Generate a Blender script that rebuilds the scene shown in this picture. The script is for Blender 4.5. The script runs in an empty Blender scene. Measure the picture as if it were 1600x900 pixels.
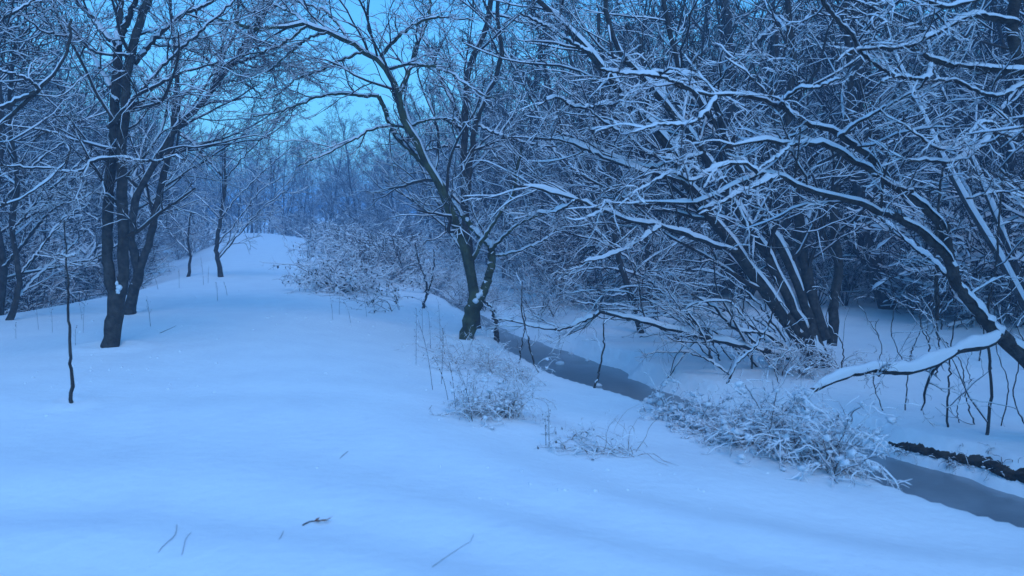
import bpy, math, random
import numpy as np
from mathutils import Vector, noise

SC = bpy.context.scene
COL = SC.collection
rad = math.radians

# ------------------------------------------------------------ camera
EYE = 1.62
FPX, CX, CY, HZ = 1200.0, 800.0, 450.0, 335.0       # photo pixels
PITCH = math.atan((CY - HZ) / FPX)
cam_d = bpy.data.cameras.new("camera")
cam_d.sensor_width = 36.0
cam_d.lens = 36.0 * FPX / 1600.0
cam_d.clip_start = 0.05
cam_d.clip_end = 3000.0
cam = bpy.data.objects.new("camera", cam_d)
COL.objects.link(cam)
cam.location = (0, 0, EYE)
cam.rotation_euler = (math.pi / 2 - PITCH, 0, 0)
SC.camera = cam
cam_d.dof.use_dof = True
cam_d.dof.focus_distance = 13.0
cam_d.dof.aperture_fstop = 2.0

# ------------------------------------------------------------ world and sun
SUN_EL, SUN_ROT = rad(55), rad(162)
w = bpy.data.worlds.new("World")
SC.world = w
w.use_nodes = True
nt = w.node_tree
nt.nodes.clear()
sky = nt.nodes.new("ShaderNodeTexSky")
sky.sky_type = 'NISHITA'
sky.sun_disc = False
sky.sun_elevation = SUN_EL
sky.sun_rotation = SUN_ROT
sky.air_density = 1.6
sky.dust_density = 1.2
sky.ozone_density = 5.0
tint = nt.nodes.new("ShaderNodeMix")
tint.data_type = 'RGBA'
tint.blend_type = 'MULTIPLY'
tint.inputs[0].default_value = 1.0
tint.inputs[7].default_value = (0.29, 0.80, 1.18, 1)
bg = nt.nodes.new("ShaderNodeBackground")
bg.inputs[1].default_value = 0.15
wo = nt.nodes.new("ShaderNodeOutputWorld")
nt.links.new(sky.outputs[0], tint.inputs[6])
nt.links.new(tint.outputs[2], bg.inputs[0])
nt.links.new(bg.outputs[0], wo.inputs[0])

sd = bpy.data.lights.new("sun", 'SUN')
sd.energy = 0.38
sd.angle = rad(28)
sd.color = (1.0, 0.80, 0.92)
sun = bpy.data.objects.new("sun", sd)
COL.objects.link(sun)
sv = Vector((math.sin(SUN_ROT) * math.cos(SUN_EL), math.cos(SUN_ROT) * math.cos(SUN_EL), math.sin(SUN_EL)))
sun.rotation_euler = sv.to_track_quat('Z', 'Y').to_euler()

SC.view_settings.view_transform = 'Standard'
SC.view_settings.look = 'None'
SC.view_settings.gamma = 1.0
SC.view_settings.exposure = 0.46
SC.render.engine = 'CYCLES'
cy = SC.cycles
cy.max_bounces = 4
cy.diffuse_bounces = 3
cy.glossy_bounces = 2
cy.volume_bounces = 1
cy.transparent_max_bounces = 4
cy.caustics_reflective = False
cy.caustics_refractive = False
cy.use_denoising = True
try:
    cy.denoiser = 'OPENIMAGEDENOISE'
except Exception:
    pass

# ------------------------------------------------------------ materials
def mat(name, base, rough=0.8, spots=None, scale=8.0, bump=0.0, bscale=40.0, spec=0.2, mixlo=.4, mixhi=.65):
    m = bpy.data.materials.new(name)
    m.use_nodes = True
    t = m.node_tree
    b = t.nodes["Principled BSDF"]
    b.inputs["Base Color"].default_value = (*base, 1)
    b.inputs["Roughness"].default_value = rough
    b.inputs["Specular IOR Level"].default_value = spec
    tc = t.nodes.new("ShaderNodeTexCoord")
    if spots:
        n = t.nodes.new("ShaderNodeTexNoise")
        n.inputs["Scale"].default_value = scale
        n.inputs["Detail"].default_value = 5
        t.links.new(tc.outputs["Object"], n.inputs["Vector"])
        r = t.nodes.new("ShaderNodeValToRGB")
        r.color_ramp.elements[0].position = mixlo
        r.color_ramp.elements[0].color = (*base, 1)
        r.color_ramp.elements[1].position = mixhi
        r.color_ramp.elements[1].color = (*spots, 1)
        t.links.new(n.outputs[0], r.inputs[0])
        t.links.new(r.outputs[0], b.inputs["Base Color"])
    if bump:
        n2 = t.nodes.new("ShaderNodeTexNoise")
        n2.inputs["Scale"].default_value = bscale
        n2.inputs["Detail"].default_value = 6
        t.links.new(tc.outputs["Object"], n2.inputs["Vector"])
        bp = t.nodes.new("ShaderNodeBump")
        bp.inputs["Strength"].default_value = bump
        bp.inputs["Distance"].default_value = 0.02
        t.links.new(n2.outputs[0], bp.inputs["Height"])
        t.links.new(bp.outputs[0], b.inputs["Normal"])
    return m

M_SNOW = mat("snow", (0.84, 0.85, 0.87), 0.65, (0.80, 0.81, 0.84), 2.0, 0.5, 11.0, 0.15)
M_CAP_SHADED = mat("branch_snow", (0.70, 0.71, 0.74), 0.7, spec=0.1)  # greyer than the ground snow: shade under the canopy put into the colour
M_BARK = mat("dark_bark", (0.045, 0.036, 0.032), 0.9, (0.085, 0.07, 0.06), 14.0, 0.9, 55.0, 0.1)
M_MOSS = mat("mossy_bark", (0.05, 0.048, 0.03), 0.9, (0.10, 0.105, 0.055), 6.0, 0.9, 50.0, 0.1)
M_TWIG = mat("twig_bark", (0.055, 0.043, 0.038), 0.9, spec=0.1)
M_GRASS = mat("dry_grass", (0.33, 0.235, 0.19), 0.9, (0.22, 0.15, 0.12), 12.0, spec=0.1)
M_LEAF = mat("dead_leaf", (0.30, 0.12, 0.07), 0.8, (0.42, 0.22, 0.13), 30.0, spec=0.15)
M_DLEAF = mat("bramble_leaf", (0.035, 0.04, 0.03), 0.7, (0.06, 0.045, 0.035), 20.0, spec=0.2)
M_BRUSH = mat("brown_stems", (0.16, 0.095, 0.08), 0.9, (0.08, 0.05, 0.045), 12.0, spec=0.1)
M_SOIL = mat("wet_soil", (0.028, 0.02, 0.016), 0.9, (0.07, 0.05, 0.035), 9.0, 1.0, 30.0, 0.2)
M_ICE = mat("stream_ice", (0.19, 0.21, 0.23), 0.28, (0.30, 0.32, 0.35), 1.3, 0.12, 9.0, 0.5, .45, .75)

# ------------------------------------------------------------ maths helpers
def catmull(pts, n):
    P = np.asarray(pts, float)
    if len(P) < 3:
        t = np.linspace(0, len(P) - 1, n)
        i = np.minimum(t.astype(int), len(P) - 2)
        f = (t - i)[:, None]
        return P[i] * (1 - f) + P[i + 1] * f
    Q = np.vstack([2 * P[0] - P[1], P, 2 * P[-1] - P[-2]])
    seg = np.linalg.norm(np.diff(P[:, :3], axis=0), axis=1) + 1e-6
    cum = np.concatenate([[0], np.cumsum(seg)])
    s = np.linspace(0, cum[-1], n)
    i = np.clip(np.searchsorted(cum, s, side='right') - 1, 0, len(P) - 2)
    f = ((s - cum[i]) / seg[i])[:, None]
    a, b, c, d = Q[i], Q[i + 1], Q[i + 2], Q[i + 3]
    return 0.5 * ((2 * b) + (-a + c) * f + (2 * a - 5 * b + 4 * c - d) * f ** 2 + (-a + 3 * b - 3 * c + d) * f ** 3)

def unit(v):
    return v / (np.linalg.norm(v, axis=-1, keepdims=True) + 1e-9)

def smooth(t):
    t = np.clip(t, 0, 1)
    return t * t * (3 - 2 * t)

CROWN = catmull([(12, -6), (8, 0.2), (5.2, 2.9), (3.25, 4.8), (2.15, 6.65), (1.45, 7.9), (0.45, 9.6), (-0.1, 11.2), (-0.45, 13.2),
                 (-1.1, 16), (-2.5, 21), (-6, 32), (-14, 55), (-30, 90), (-80, 200)], 1500)
SHORE = catmull([(16, -4), (10.5, 1.6), (7.0, 4.6), (4.75, 6.9), (3.95, 8.5), (2.4, 10.9), (1.6, 13.2), (0.9, 14.9), (0.2, 16.2),
                 (-0.6, 19), (-2.0, 24), (-5, 35), (-12, 58), (-27, 95), (-75, 205)], 1500)
DITCH = catmull([(-12, -20), (-9.5, 4), (-7.9, 11.6), (-7.9, 14.8), (-8.9, 23), (-16.5, 46), (-24, 64), (-70, 200)], 60)

def thin(P):
    out, last = [P[0]], P[0]
    for p in P[1:]:
        if np.hypot(*(p - last)) > (.3 if -1 < p[1] < 19 else .3 + .12 * abs(p[1] - 9)):
            out.append(p)
            last = p
    return np.array(out + [P[-1]])
CROWN, SHORE = thin(CROWN), thin(SHORE)
_m = np.arange(len(SHORE))
SHORE[:, 0] += .10 * np.sin(_m * 1.1) * np.sin(_m * .37 + 1) + .05 * np.sin(_m * 2.3)
CROWN[:, 0] += .04 * np.sin(np.arange(len(CROWN)) * .9)

def sdist(X, Y, PL):
    """signed distance, positive to the left of the polyline's direction"""
    if X.size < 3000:
        a, dlt = PL[:-1], PL[1:] - PL[:-1]
        ux, uy = X.ravel()[:, None] - a[:, 0], Y.ravel()[:, None] - a[:, 1]
        t = np.clip((ux * dlt[:, 0] + uy * dlt[:, 1]) / (dlt ** 2).sum(1), 0, 1)
        d2 = (ux - t * dlt[:, 0]) ** 2 + (uy - t * dlt[:, 1]) ** 2
        cr = dlt[:, 0] * uy - dlt[:, 1] * ux
        k = d2.argmin(1)
        r_ = np.arange(len(k))
        return (np.sqrt(d2[r_, k]) * np.sign(cr[r_, k])).reshape(X.shape)
    best = np.full(X.shape, 1e18)
    sg = np.zeros(X.shape)
    for (ax, ay), (bx, by) in zip(PL[:-1], PL[1:]):
        dx, dy = bx - ax, by - ay
        L2 = dx * dx + dy * dy
        t = np.clip(((X - ax) * dx + (Y - ay) * dy) / L2, 0, 1)
        ex, ey = X - ax - t * dx, Y - ay - t * dy
        d2 = ex * ex + ey * ey
        cr = dx * (Y - ay) - dy * (X - ax)
        m = d2 < best
        best = np.where(m, d2, best)
        sg = np.where(m, np.sign(cr), sg)
    return np.sqrt(best) * sg

def sines(X, Y, seed, f0, octv=4):
    r = np.random.RandomState(seed)
    z = np.zeros_like(X)
    for o in range(octv):
        for k in range(3):
            a = r.rand() * 6.28
            f = f0 * 2 ** o * (0.7 + 0.6 * r.rand())
            z = z + np.sin((X * math.cos(a) + Y * math.sin(a)) * f + r.rand() * 6.28 + 0.8 * np.sin(Y * f * .6 + k)) / 2 ** o / 3
    return z

WATER = -1.0
def bank_step(X, Y):
    return 0.15 + 0.05 * sines(X, Y, 5, 1.3, 3)

BASES = []
def height(X, Y, fine=True):
    X = np.asarray(X, float)
    Y = np.asarray(Y, float)
    dc = sdist(X, Y, CROWN)
    df = -sdist(X, Y, SHORE)          # positive beyond the stream
    dd = sdist(X, Y, DITCH)           # positive left of the ditch edge
    wob = 0.10 * sines(X, Y, 3, 1.6, 3)
    z = -0.38 + 0.38 * smooth((dc + wob) / 3.4)
    z = z - 0.35 * smooth((-dc) / .35) * (dc < 0) - 0.42 * smooth((-dc - 0.2) / 0.7) * (dc < 0)
    z = z - 0.9 * smooth(dd / 3.0) + 0.9 * smooth((dd - 6) / 30)
    # far bank: snowy ledge, soil step, flood plain
    step = bank_step(X, Y)
    far = -1.15 + 0.24 * smooth((df + .1) / .18) + 0.19 * smooth((df - step) / 0.12) + 0.2 * smooth((df - .6) / 5) + 0.6 * smooth((df - 6) / 30)
    z = np.where(df > -0.1, far, z)
    z = z + 1.6 * smooth((np.hypot(X, Y) - 75) / 60)
    z = z + 0.24 * smooth((Y - 22) / 30) * smooth(dc / 2 + .5) * (np.hypot(X, Y) < 200) - 0.9 * smooth((Y - 57) / 12) * (np.abs(X + 0.33 * Y) < 12)
    if fine:
        land = np.where((dc > -0.1) | (df > 0.2), 1.0, 0.0)
        amp = 0.018 + 0.05 * smooth((df - .6) / 3) * (df > 0) + 0.05 * smooth(dd / 3)
        z = z + amp * sines(X, Y, 11, 0.9, 4) * land
        z = z + (0.024 * np.sin(X * 1.9 + 5.2 * Y + 1.9 * np.sin(X * 1.1) + 1.3 * np.sin(Y * 1.7)) + 0.012 * sines(X, Y, 19, 3.2, 2)) * smooth((dc + .1) / 1.2) * smooth((8.5 - Y) / 4)
    for bx, by, br in BASES:
        q = np.hypot(X - bx, Y - by)
        z = z + .045 * np.exp(-((q - 2.6 * br) / (1.1 * br)) ** 2) - .05 * np.exp(-(q / (1.5 * br)) ** 2)
    return z

def zat(x, y):
    return float(height(np.array([x]), np.array([y]))[0])

cp, sp = math.cos(PITCH), math.sin(PITCH)
def ray(x, y):
    a, b = (x - CX) / FPX, (CY - y) / FPX
    return np.array([a, cp + b * sp, b * cp - sp])

def at(x, y, d):
    r = ray(x, y)
    r = r / r[1] * d
    return np.array([r[0], r[1], r[2] + EYE])

def hit(x, y, dmin=2.5, dmax=80, sink=0.0):
    """point of the ground seen at photo pixel x, y"""
    r = ray(x, y)
    r = r / r[1]
    D = np.concatenate([np.arange(dmin, 25, .03), np.arange(25, dmax, .2)])
    P = r[None, :] * D[:, None]
    H = height(P[:, 0], P[:, 1])
    u = P[:, 2] + EYE - H
    i = np.argmax(u < 0) if (u < 0).any() else len(D) - 1
    p = P[i]
    return np.array([p[0], p[1], H[i] - sink])

BASES.extend([(*hit(a, b)[:2], c) for a, b, c in [(172, 543, .12), (204, 489, .1), (728, 531, .12), (111, 630, .05), (345, 431, .12)]])

# ------------------------------------------------------------ mesh helpers
def mesh_np(name, V, quads=None, tris=None, mats=(), sm=True):
    me = bpy.data.meshes.new(name)
    nq = 0 if quads is None else len(quads)
    ntri = 0 if tris is None else len(tris)
    me.vertices.add(len(V))
    me.vertices.foreach_set("co", np.ascontiguousarray(V, dtype=np.float32).ravel())
    loops, starts = [], []
    if nq:
        loops.append(np.asarray(quads).ravel())
        starts.append(np.arange(nq) * 4)
    if ntri:
        loops.append(np.asarray(tris).ravel())
        starts.append(nq * 4 + np.arange(ntri) * 3)
    L = np.concatenate(loops).astype(np.int32)
    S = np.concatenate(starts).astype(np.int32)
    me.loops.add(len(L))
    me.loops.foreach_set("vertex_index", L)
    me.polygons.add(len(S))
    me.polygons.foreach_set("loop_start", S)
    me.polygons.foreach_set("use_smooth", np.full(len(S), sm))
    me.update(calc_edges=True)
    for m in mats:
        me.materials.append(m)
    return me

class Buf:
    def __init__(s):
        s.V, s.Q, s.T, s.n = [], [], [], 0
    def add(s, V, Q=None, T=None):
        s.V.append(V)
        if Q is not None:
            s.Q.append(Q + s.n)
        if T is not None:
            s.T.append(T + s.n)
        s.n += len(V)
    def mesh(s, name, m, sm=True):
        return mesh_np(name, np.vstack(s.V), np.vstack(s.Q) if s.Q else None, np.vstack(s.T) if s.T else None, (m,), sm)

def frames(P):
    T = unit(np.gradient(P, axis=1))
    E = np.eye(3)
    md = np.abs(T).max(axis=1)                      # M,3
    ref = E[np.argmin(md, axis=1)][:, None, :]
    U = unit(np.cross(T, ref))
    W = np.cross(T, U)
    return T, U, W

def tubes(buf, P, R, k, lump=0.0, rng=None, cap=False):
    M, N = P.shape[:2]
    if M == 0:
        return
    T, U, W = frames(P)
    a = np.arange(k) * 2 * math.pi / k
    RR = R[:, :, None, None]
    if lump:
        RR = RR * (1 + lump * rng.randn(M, N, k, 1))
    V = P[:, :, None, :] + RR * (U[:, :, None, :] * np.cos(a)[:, None] + W[:, :, None, :] * np.sin(a)[:, None])
    m = np.arange(M)[:, None, None] * N * k
    i = np.arange(N - 1)[None, :, None] * k
    j = np.arange(k)[None, None, :]
    j2 = (j + 1) % k
    Q = np.stack([m + i + j, m + i + j2, m + i + k + j2, m + i + k + j], -1).reshape(-1, 4)
    buf.add(V.reshape(-1, 3), Q)

def caps(buf, P, R, k, thick, rng, side=0.0, gap=0.15, wrap=False):
    """snow lying along the upper side of each chain; k = points across"""
    M, N = P.shape[:2]
    if M == 0:
        return
    T = unit(np.gradient(P, axis=1))
    up = np.array([0, 0, 1.0])
    S = np.cross(T, up)
    hf = np.linalg.norm(S, axis=-1)
    S = S / (hf[..., None] + 1e-6)
    UP = up - T * T[..., 2:3]
    UP = unit(UP + 1e-6)
    nz = rng.rand(M, N)
    nz = 0.5 * nz + 0.5 * np.roll(nz, 1, axis=1)
    if wrap:
        nz = nz * 1.3 - .15 + .5 * np.sin(np.arange(N) * .55 + rng.rand() * 6)[None] * rng.rand()
    on = (rng.rand(M, N) > gap).astype(float)
    amt = np.clip((hf - 0.25) / 0.5, 0, 1) * (0.45 + nz) * on
    th = thick if np.ndim(thick) else np.full((M, 1), thick)
    h = R * 0.55 + (th * amt)
    wd = R * (0.75 + 0.3 * np.minimum(amt, 1)) + side * amt
    if wrap:
        wd = wd + R * .22 * np.minimum(amt, 1)
    off = amt <= 0.02
    h = np.where(off, R * 0.3, h)
    wd = np.where(off, R * 0.3, wd)
    env = np.ones(N)
    env[-1] = 0.45
    env[0] = 0.6
    if wrap:
        env = np.minimum(1, np.linspace(1, 0, N) * 5 + .12) ** .7
        env[0] = .6
    h, wd = h * env, wd * env
    a = np.linspace(0, math.pi, k)
    C = P + UP * (R * (0.22 if wrap else 0.45))[..., None]
    V = C[:, :, None, :] + S[:, :, None, :] * (wd[..., None, None] * np.cos(a)[:, None]) + UP[:, :, None, :] * (h[..., None, None] * np.sin(a)[:, None])
    m = np.arange(M)[:, None, None] * N * k
    i = np.arange(N - 1)[None, :, None] * k
    j = np.arange(k - 1)[None, None, :]
    Q = np.stack([m + i + j + 1, m + i + j, m + i + k + j, m + i + k + j + 1], -1).reshape(-1, 4)
    buf.add(V.reshape(-1, 3), Q)

_ico = None
def blobs(buf, C, R, rng, flat=0.75, lump=.16, sub=2):
    """lumpy balls of snow, batch"""
    global _ico
    if _ico is None:
        _ico = {}
    if sub not in _ico:
        import bmesh
        bm = bmesh.new()
        bmesh.ops.create_icosphere(bm, subdivisions=sub, radius=1)
        _ico[sub] = (np.array([v.co[:] for v in bm.verts]), np.array([[v.index for v in f.verts] for f in bm.faces]))
        bm.free()
    v, f = _ico[sub]
    C, R = np.asarray(C), np.asarray(R)
    M = len(C)
    if M == 0:
        return
    sc = np.stack([0.7 + .6 * rng.rand(M), 0.7 + .6 * rng.rand(M), flat * (0.8 + .4 * rng.rand(M))], -1)
    V = v[None] * (1 + lump * rng.randn(M, len(v), 1)) * sc[:, None] * R[:, None, None] + C[:, None]
    F = f[None] + (np.arange(M) * len(v))[:, None, None]
    buf.add(V.reshape(-1, 3), T=F.reshape(-1, 3))

def leaves(buf, C, D, L, W):
    """folded leaves: base C, direction D, length L, half width W"""
    D = unit(D)
    S = unit(np.cross(D, np.array([0.3, 0.4, 0.9])))
    Nn = np.cross(S, D)
    L, W = L[:, None], W[:, None]
    V = np.stack([C, C + D * L * .45 + S * W, C + D * L, C + D * L * .45 - S * W, C + D * L * .5 - Nn * W * .45], 1)
    M = len(C)
    b = (np.arange(M) * 5)[:, None, None]
    F = np.array([[0, 1, 4], [1, 2, 4], [2, 3, 4], [3, 0, 4]])[None] + b
    buf.add(V.reshape(-1, 3), T=F.reshape(-1, 3))

def spawn(rng, P, R, cnt, t0=.2, t1=1., ang=(25, 65), lf=.5, n=6, wob=.16, trop=.04, rf=.55, rmin=.003, flat=.8, lmin=.0, lmax=9, tip=.35, fall=.55):
    M, N = P.shape[:2]
    t = t0 + (t1 - t0) * (np.arange(cnt)[None] + rng.rand(M, cnt)) / cnt
    f = t * (N - 1)
    i = np.minimum(f.astype(int), N - 2)
    fr = (f - i)[..., None]
    mi = np.arange(M)[:, None]
    B = P[mi, i] * (1 - fr) + P[mi, i + 1] * fr
    T = unit(P[mi, i + 1] - P[mi, i])
    r = R[mi, i] * (1 - fr[..., 0]) + R[mi, i + 1] * fr[..., 0]
    pl = np.linalg.norm(np.diff(P, axis=1), axis=2).sum(1)[:, None]
    L = np.clip(pl * lf * (1 - fall * t) * (.55 + .9 * rng.rand(M, cnt)), lmin, lmax)
    q = rng.randn(M, cnt, 3) * np.array([1, 1, flat])
    q = unit(q - T * (q * T).sum(-1, keepdims=True))
    a = np.radians(ang[0] + (ang[1] - ang[0]) * rng.rand(M, cnt))[..., None]
    d = np.cos(a) * T + np.sin(a) * q
    B, d, L, r = B.reshape(-1, 3), d.reshape(-1, 3), L.reshape(-1), r.reshape(-1)
    K = len(B)
    out = np.empty((K, n, 3))
    out[:, 0] = B
    p = B.copy()
    up = np.array([0, 0, 1.0])
    for s in range(1, n):
        d = unit(d + wob * rng.randn(K, 3) + up * trop)
        p = p + d * (L / (n - 1))[:, None]
        out[:, s] = p
    r0 = np.maximum(np.minimum(r * rf, L * .022 + .002), rmin)
    s = np.linspace(0, 1, n)[None]
    RR = r0[:, None] * (1 - (1 - tip) * s)
    return out, np.maximum(RR, rmin * .6)

# ------------------------------------------------------------ object helpers
def tag(o, label=None, cat=None, group=None, kind=None):
    if label:
        o["label"] = label
    if cat:
        o["category"] = cat
    if group:
        o["group"] = group
    if kind:
        o["kind"] = kind
    return o

def link(name, data, parent=None, kind=None):
    o = bpy.data.objects.new(name, data)
    COL.objects.link(o)
    if parent is not None:
        o.parent = parent
    if kind:
        o["kind"] = kind
    return o

def root(name, loc, label, cat, group=None):
    o = bpy.data.objects.new(name, None)
    o.empty_display_size = .1
    COL.objects.link(o)
    o.location = loc
    return tag(o, label, cat, group)

def copy_tree(o, parent=None):
    c = o.copy()
    COL.objects.link(c)
    c.parent = parent
    for ch in o.children:
        copy_tree(ch, c)
    return c

# ------------------------------------------------------------ ground, water
def axis(lo, hi, a, b, step, g=1.07):
    mid = list(np.arange(a, b, step))
    L, s, x = [], step, a
    while x > lo:
        s *= g
        x -= s
        L.append(x)
    Rr, s, x = [], step, mid[-1]
    while x < hi:
        s *= g
        x += s
        Rr.append(x)
    return np.array(L[::-1] + mid + Rr)

gx = axis(-420, 420, -4.5, 7.0, .085, 1.065)
gy = axis(-60, 620, 2.2, 15.5, .085, 1.06)
X, Y = np.meshgrid(gx, gy)
Z = height(X, Y)
V = np.stack([X, Y, Z], -1).reshape(-1, 3)
nx, ny = len(gx), len(gy)
ii = (np.arange(ny - 1)[:, None] * nx + np.arange(nx - 1)[None]).ravel()
Q = np.stack([ii, ii + 1, ii + nx + 1, ii + nx], -1)
link("snow_ground", mesh_np("snow_ground", V, Q, None, (M_SNOW,)), kind="structure")

wx = axis(-60, 30, -3, 8, .4, 1.3)
wy = axis(-8, 110, 3, 18, .4, 1.3)
X, Y = np.meshgrid(wx, wy)
V = np.stack([X, Y, np.full_like(X, WATER)], -1).reshape(-1, 3)
nx, ny = len(wx), len(wy)
ii = (np.arange(ny - 1)[:, None] * nx + np.arange(nx - 1)[None]).ravel()
keep = (np.abs(sdist(V[:, 0], V[:, 1], SHORE)) < 5)[ii]
Q = np.stack([ii, ii + 1, ii + nx + 1, ii + nx], -1)[keep]
link("stream_water", mesh_np("stream_water", V, Q, None, (M_ICE,)), kind="structure")

rs = np.random.RandomState(7)
# dark undercut soil along the far bank
def soil_bank():
    p = SHORE
    m = (p[:, 1] > 5.4) & (p[:, 1] < 8.5) & (p[:, 0] > 3.6)
    a = catmull([tuple(q) for q in p[m]], 90)
    t = unit(np.gradient(a, axis=0))
    nrm = np.stack([t[:, 1], -t[:, 0]], -1)
    b = Buf()
    NA, NR = 240, 9
    a = catmull([tuple(q) for q in p[m]], NA)
    t = unit(np.gradient(a, axis=0))
    nrm = np.stack([t[:, 1], -t[:, 0]], -1)
    st = bank_step(a[:, 0] + nrm[:, 0] * .15, a[:, 1] + nrm[:, 1] * .15)
    u = np.linspace(0, 1, NA)
    sm3 = lambda z_, k_=7: np.convolve(np.pad(z_, k_ // 2, mode='edge'), np.ones(k_) / k_, 'valid')
    tall = (1.3 - .75 * u) * (.85 + .15 * np.sin(u * 23) * np.sin(u * 9 + 1)) + sm3(.12 * rs.randn(NA))
    tall = np.clip(tall, .55, 2)
    tall[-40:] *= np.linspace(1, .05, 40)
    v = np.linspace(-.25, 1, NR)
    prof = np.sin(np.clip((v + .25) / 1.25, 0, 1) * math.pi) ** .6
    Vg = np.empty((NA, NR, 3))
    for k in range(NR):
        off = st + .035 + .05 * v[k] - (.085 + sm3(.04 * rs.randn(NA), 11) + .004 * rs.randn(NA)) * prof[k] * np.clip(tall * 2, .5, 1)
        Vg[:, k, :2] = a + nrm * off[:, None]
        Vg[:, k, 2] = -0.90 + .14 * v[k] * np.clip(tall, .05, 1.3) + .006 * rs.randn(NA)
    q = (np.arange(NA - 1)[:, None] * NR + np.arange(NR - 1)[None]).ravel()
    b.add(Vg.reshape(-1, 3), np.stack([q, q + NR, q + NR + 1, q + 1], -1))
    o = link("soil_bank", b.mesh("soil_bank", M_SOIL), kind="structure")
    # ragged snow lip over it
soil_bank()

# ------------------------------------------------------------ trees traced from the photograph
def limb_pts(px, d0, d1, n=None):
    """photo pixels of a limb -> 3-D chain; depth runs from d0 to d1"""
    k = len(px)
    s = np.concatenate([[0], np.cumsum([math.hypot(px[i + 1][0] - px[i][0], px[i + 1][1] - px[i][1]) for i in range(k - 1)])])
    s = s / s[-1]
    return [at(px[i][0], px[i][1], d0 + (d1 - d0) * s[i]) for i in range(k)]

def traced_tree(name, label, limbs, seed, twigs=(7, 6, 5), snow=1.0, bark=None, lf=.5, cat="tree", base=None, twig_lf=.42, wob=.17, rmin=.0042,
                group=None, flat=.8, trop=.03, lmax=2.2, gap=.15, ls=1.0):
    """limbs: list of (pixels, d0, d1, r0_px, r1_px, kind, branching)"""
    rng = np.random.RandomState(seed)
    chains = []
    for L in limbs:
        px, d0, d1, r0, r1 = L[:5]
        sm_ = (L[7] if len(L) > 7 else 1.0) * ls
        kind = L[5] if len(L) > 5 else "limb"
        br = L[6] if len(L) > 6 else 1.0
        NP = 12 if kind == 'trunk' and len(px) < 6 else 34
        q3 = limb_pts(px, d0, d1)
        if kind == 'trunk':
            q3.insert(0, q3[0] - np.array([0, 0, .14]) - .1 * (q3[1] - q3[0]))
        p = catmull(q3, NP)
        j = 0.006 * d0 / 9
        p[1:-1] += rng.randn(NP - 2, 3) * j
        s = np.linspace(0, 1, NP)
        r = (r0 + (r1 - r0) * s) * (d0 + (d1 - d0) * s) / FPX
        if kind == "trunk":
            r = r * (1 + (.8 if len(px) < 6 else .4) * np.exp(-s * (5.5 if len(px) < 6 else 16)))
        chains.append((p, r, kind, br, sm_))
    b0 = chains[0][0][0].copy() if base is None else np.array(base)
    t = root(name, b0, label, cat, group)
    for p, r, kind, br, sm_ in chains:
        p -= b0
    P1, R1 = [], []
    for p, r, kind, br, sm_ in chains:
        b = Buf()
        tubes(b, p[None], r[None], 10 if r[0] > .05 else 7, .05, rng)
        o = link(kind, b.mesh(kind, bark or M_BARK), t)
        c = Buf()
        th = np.full((1, 1), .010 + .20 * float(r.mean()) ** .8) * snow * sm_
        caps(c, p[None], r[None], 7, th, rng, side=.006 * snow, gap=gap * .3, wrap=True)
        link("snow_cap", c.mesh("snow_cap", M_CAP_SHADED), o)
        if br > 0:
            P1.append((p, r, br))
    c1, c2, c3 = twigs
    tw, sn = Buf(), Buf()
    for p, r, br in P1:
        ln = np.linalg.norm(np.diff(p, axis=0), axis=1).sum()
        n1 = max(2, int(c1 * br * (0.6 + ln / 3)))
        A, RA = spawn(rng, p[None], r[None], n1, .15, 1, (25, 70), lf, 9, wob * .8, trop, .42, rmin * 1.35, flat, lmin=.35, lmax=lmax)
        Bc, RB = spawn(rng, A, RA, c2, .1, 1, (25, 60), twig_lf * 1.3, 7, wob * 1.15, trop, .55, rmin, flat, lmin=.2)
        C, RC = spawn(rng, Bc, RB, c3, .08, 1, (22, 55), .62, 5, wob * 1.3, trop * .5, .7, rmin * .72, flat, lmin=.1)
        tubes(tw, A, RA, 5)
        tubes(tw, Bc, RB, 3)
        tubes(tw, C, RC, 3)
        caps(sn, A, RA, 4, .014 * snow, rng, side=.003 * snow, gap=gap)
        caps(sn, Bc, RB, 3, .009 * snow, rng, side=.002 * snow, gap=gap + .1)
        h = len(C) * 2 // 3
        caps(sn, C[:h], RC[:h], 3, .006 * snow, rng, side=.001 * snow, gap=gap + .15)
    if P1:
        link("twigs", tw.mesh("twigs", M_TWIG), t, "stuff")
        link("twig_snow", sn.mesh("twig_snow", M_CAP_SHADED), t, "stuff")
    return t, chains

def gd(x, y):
    return float(hit(x, y)[1])

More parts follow.
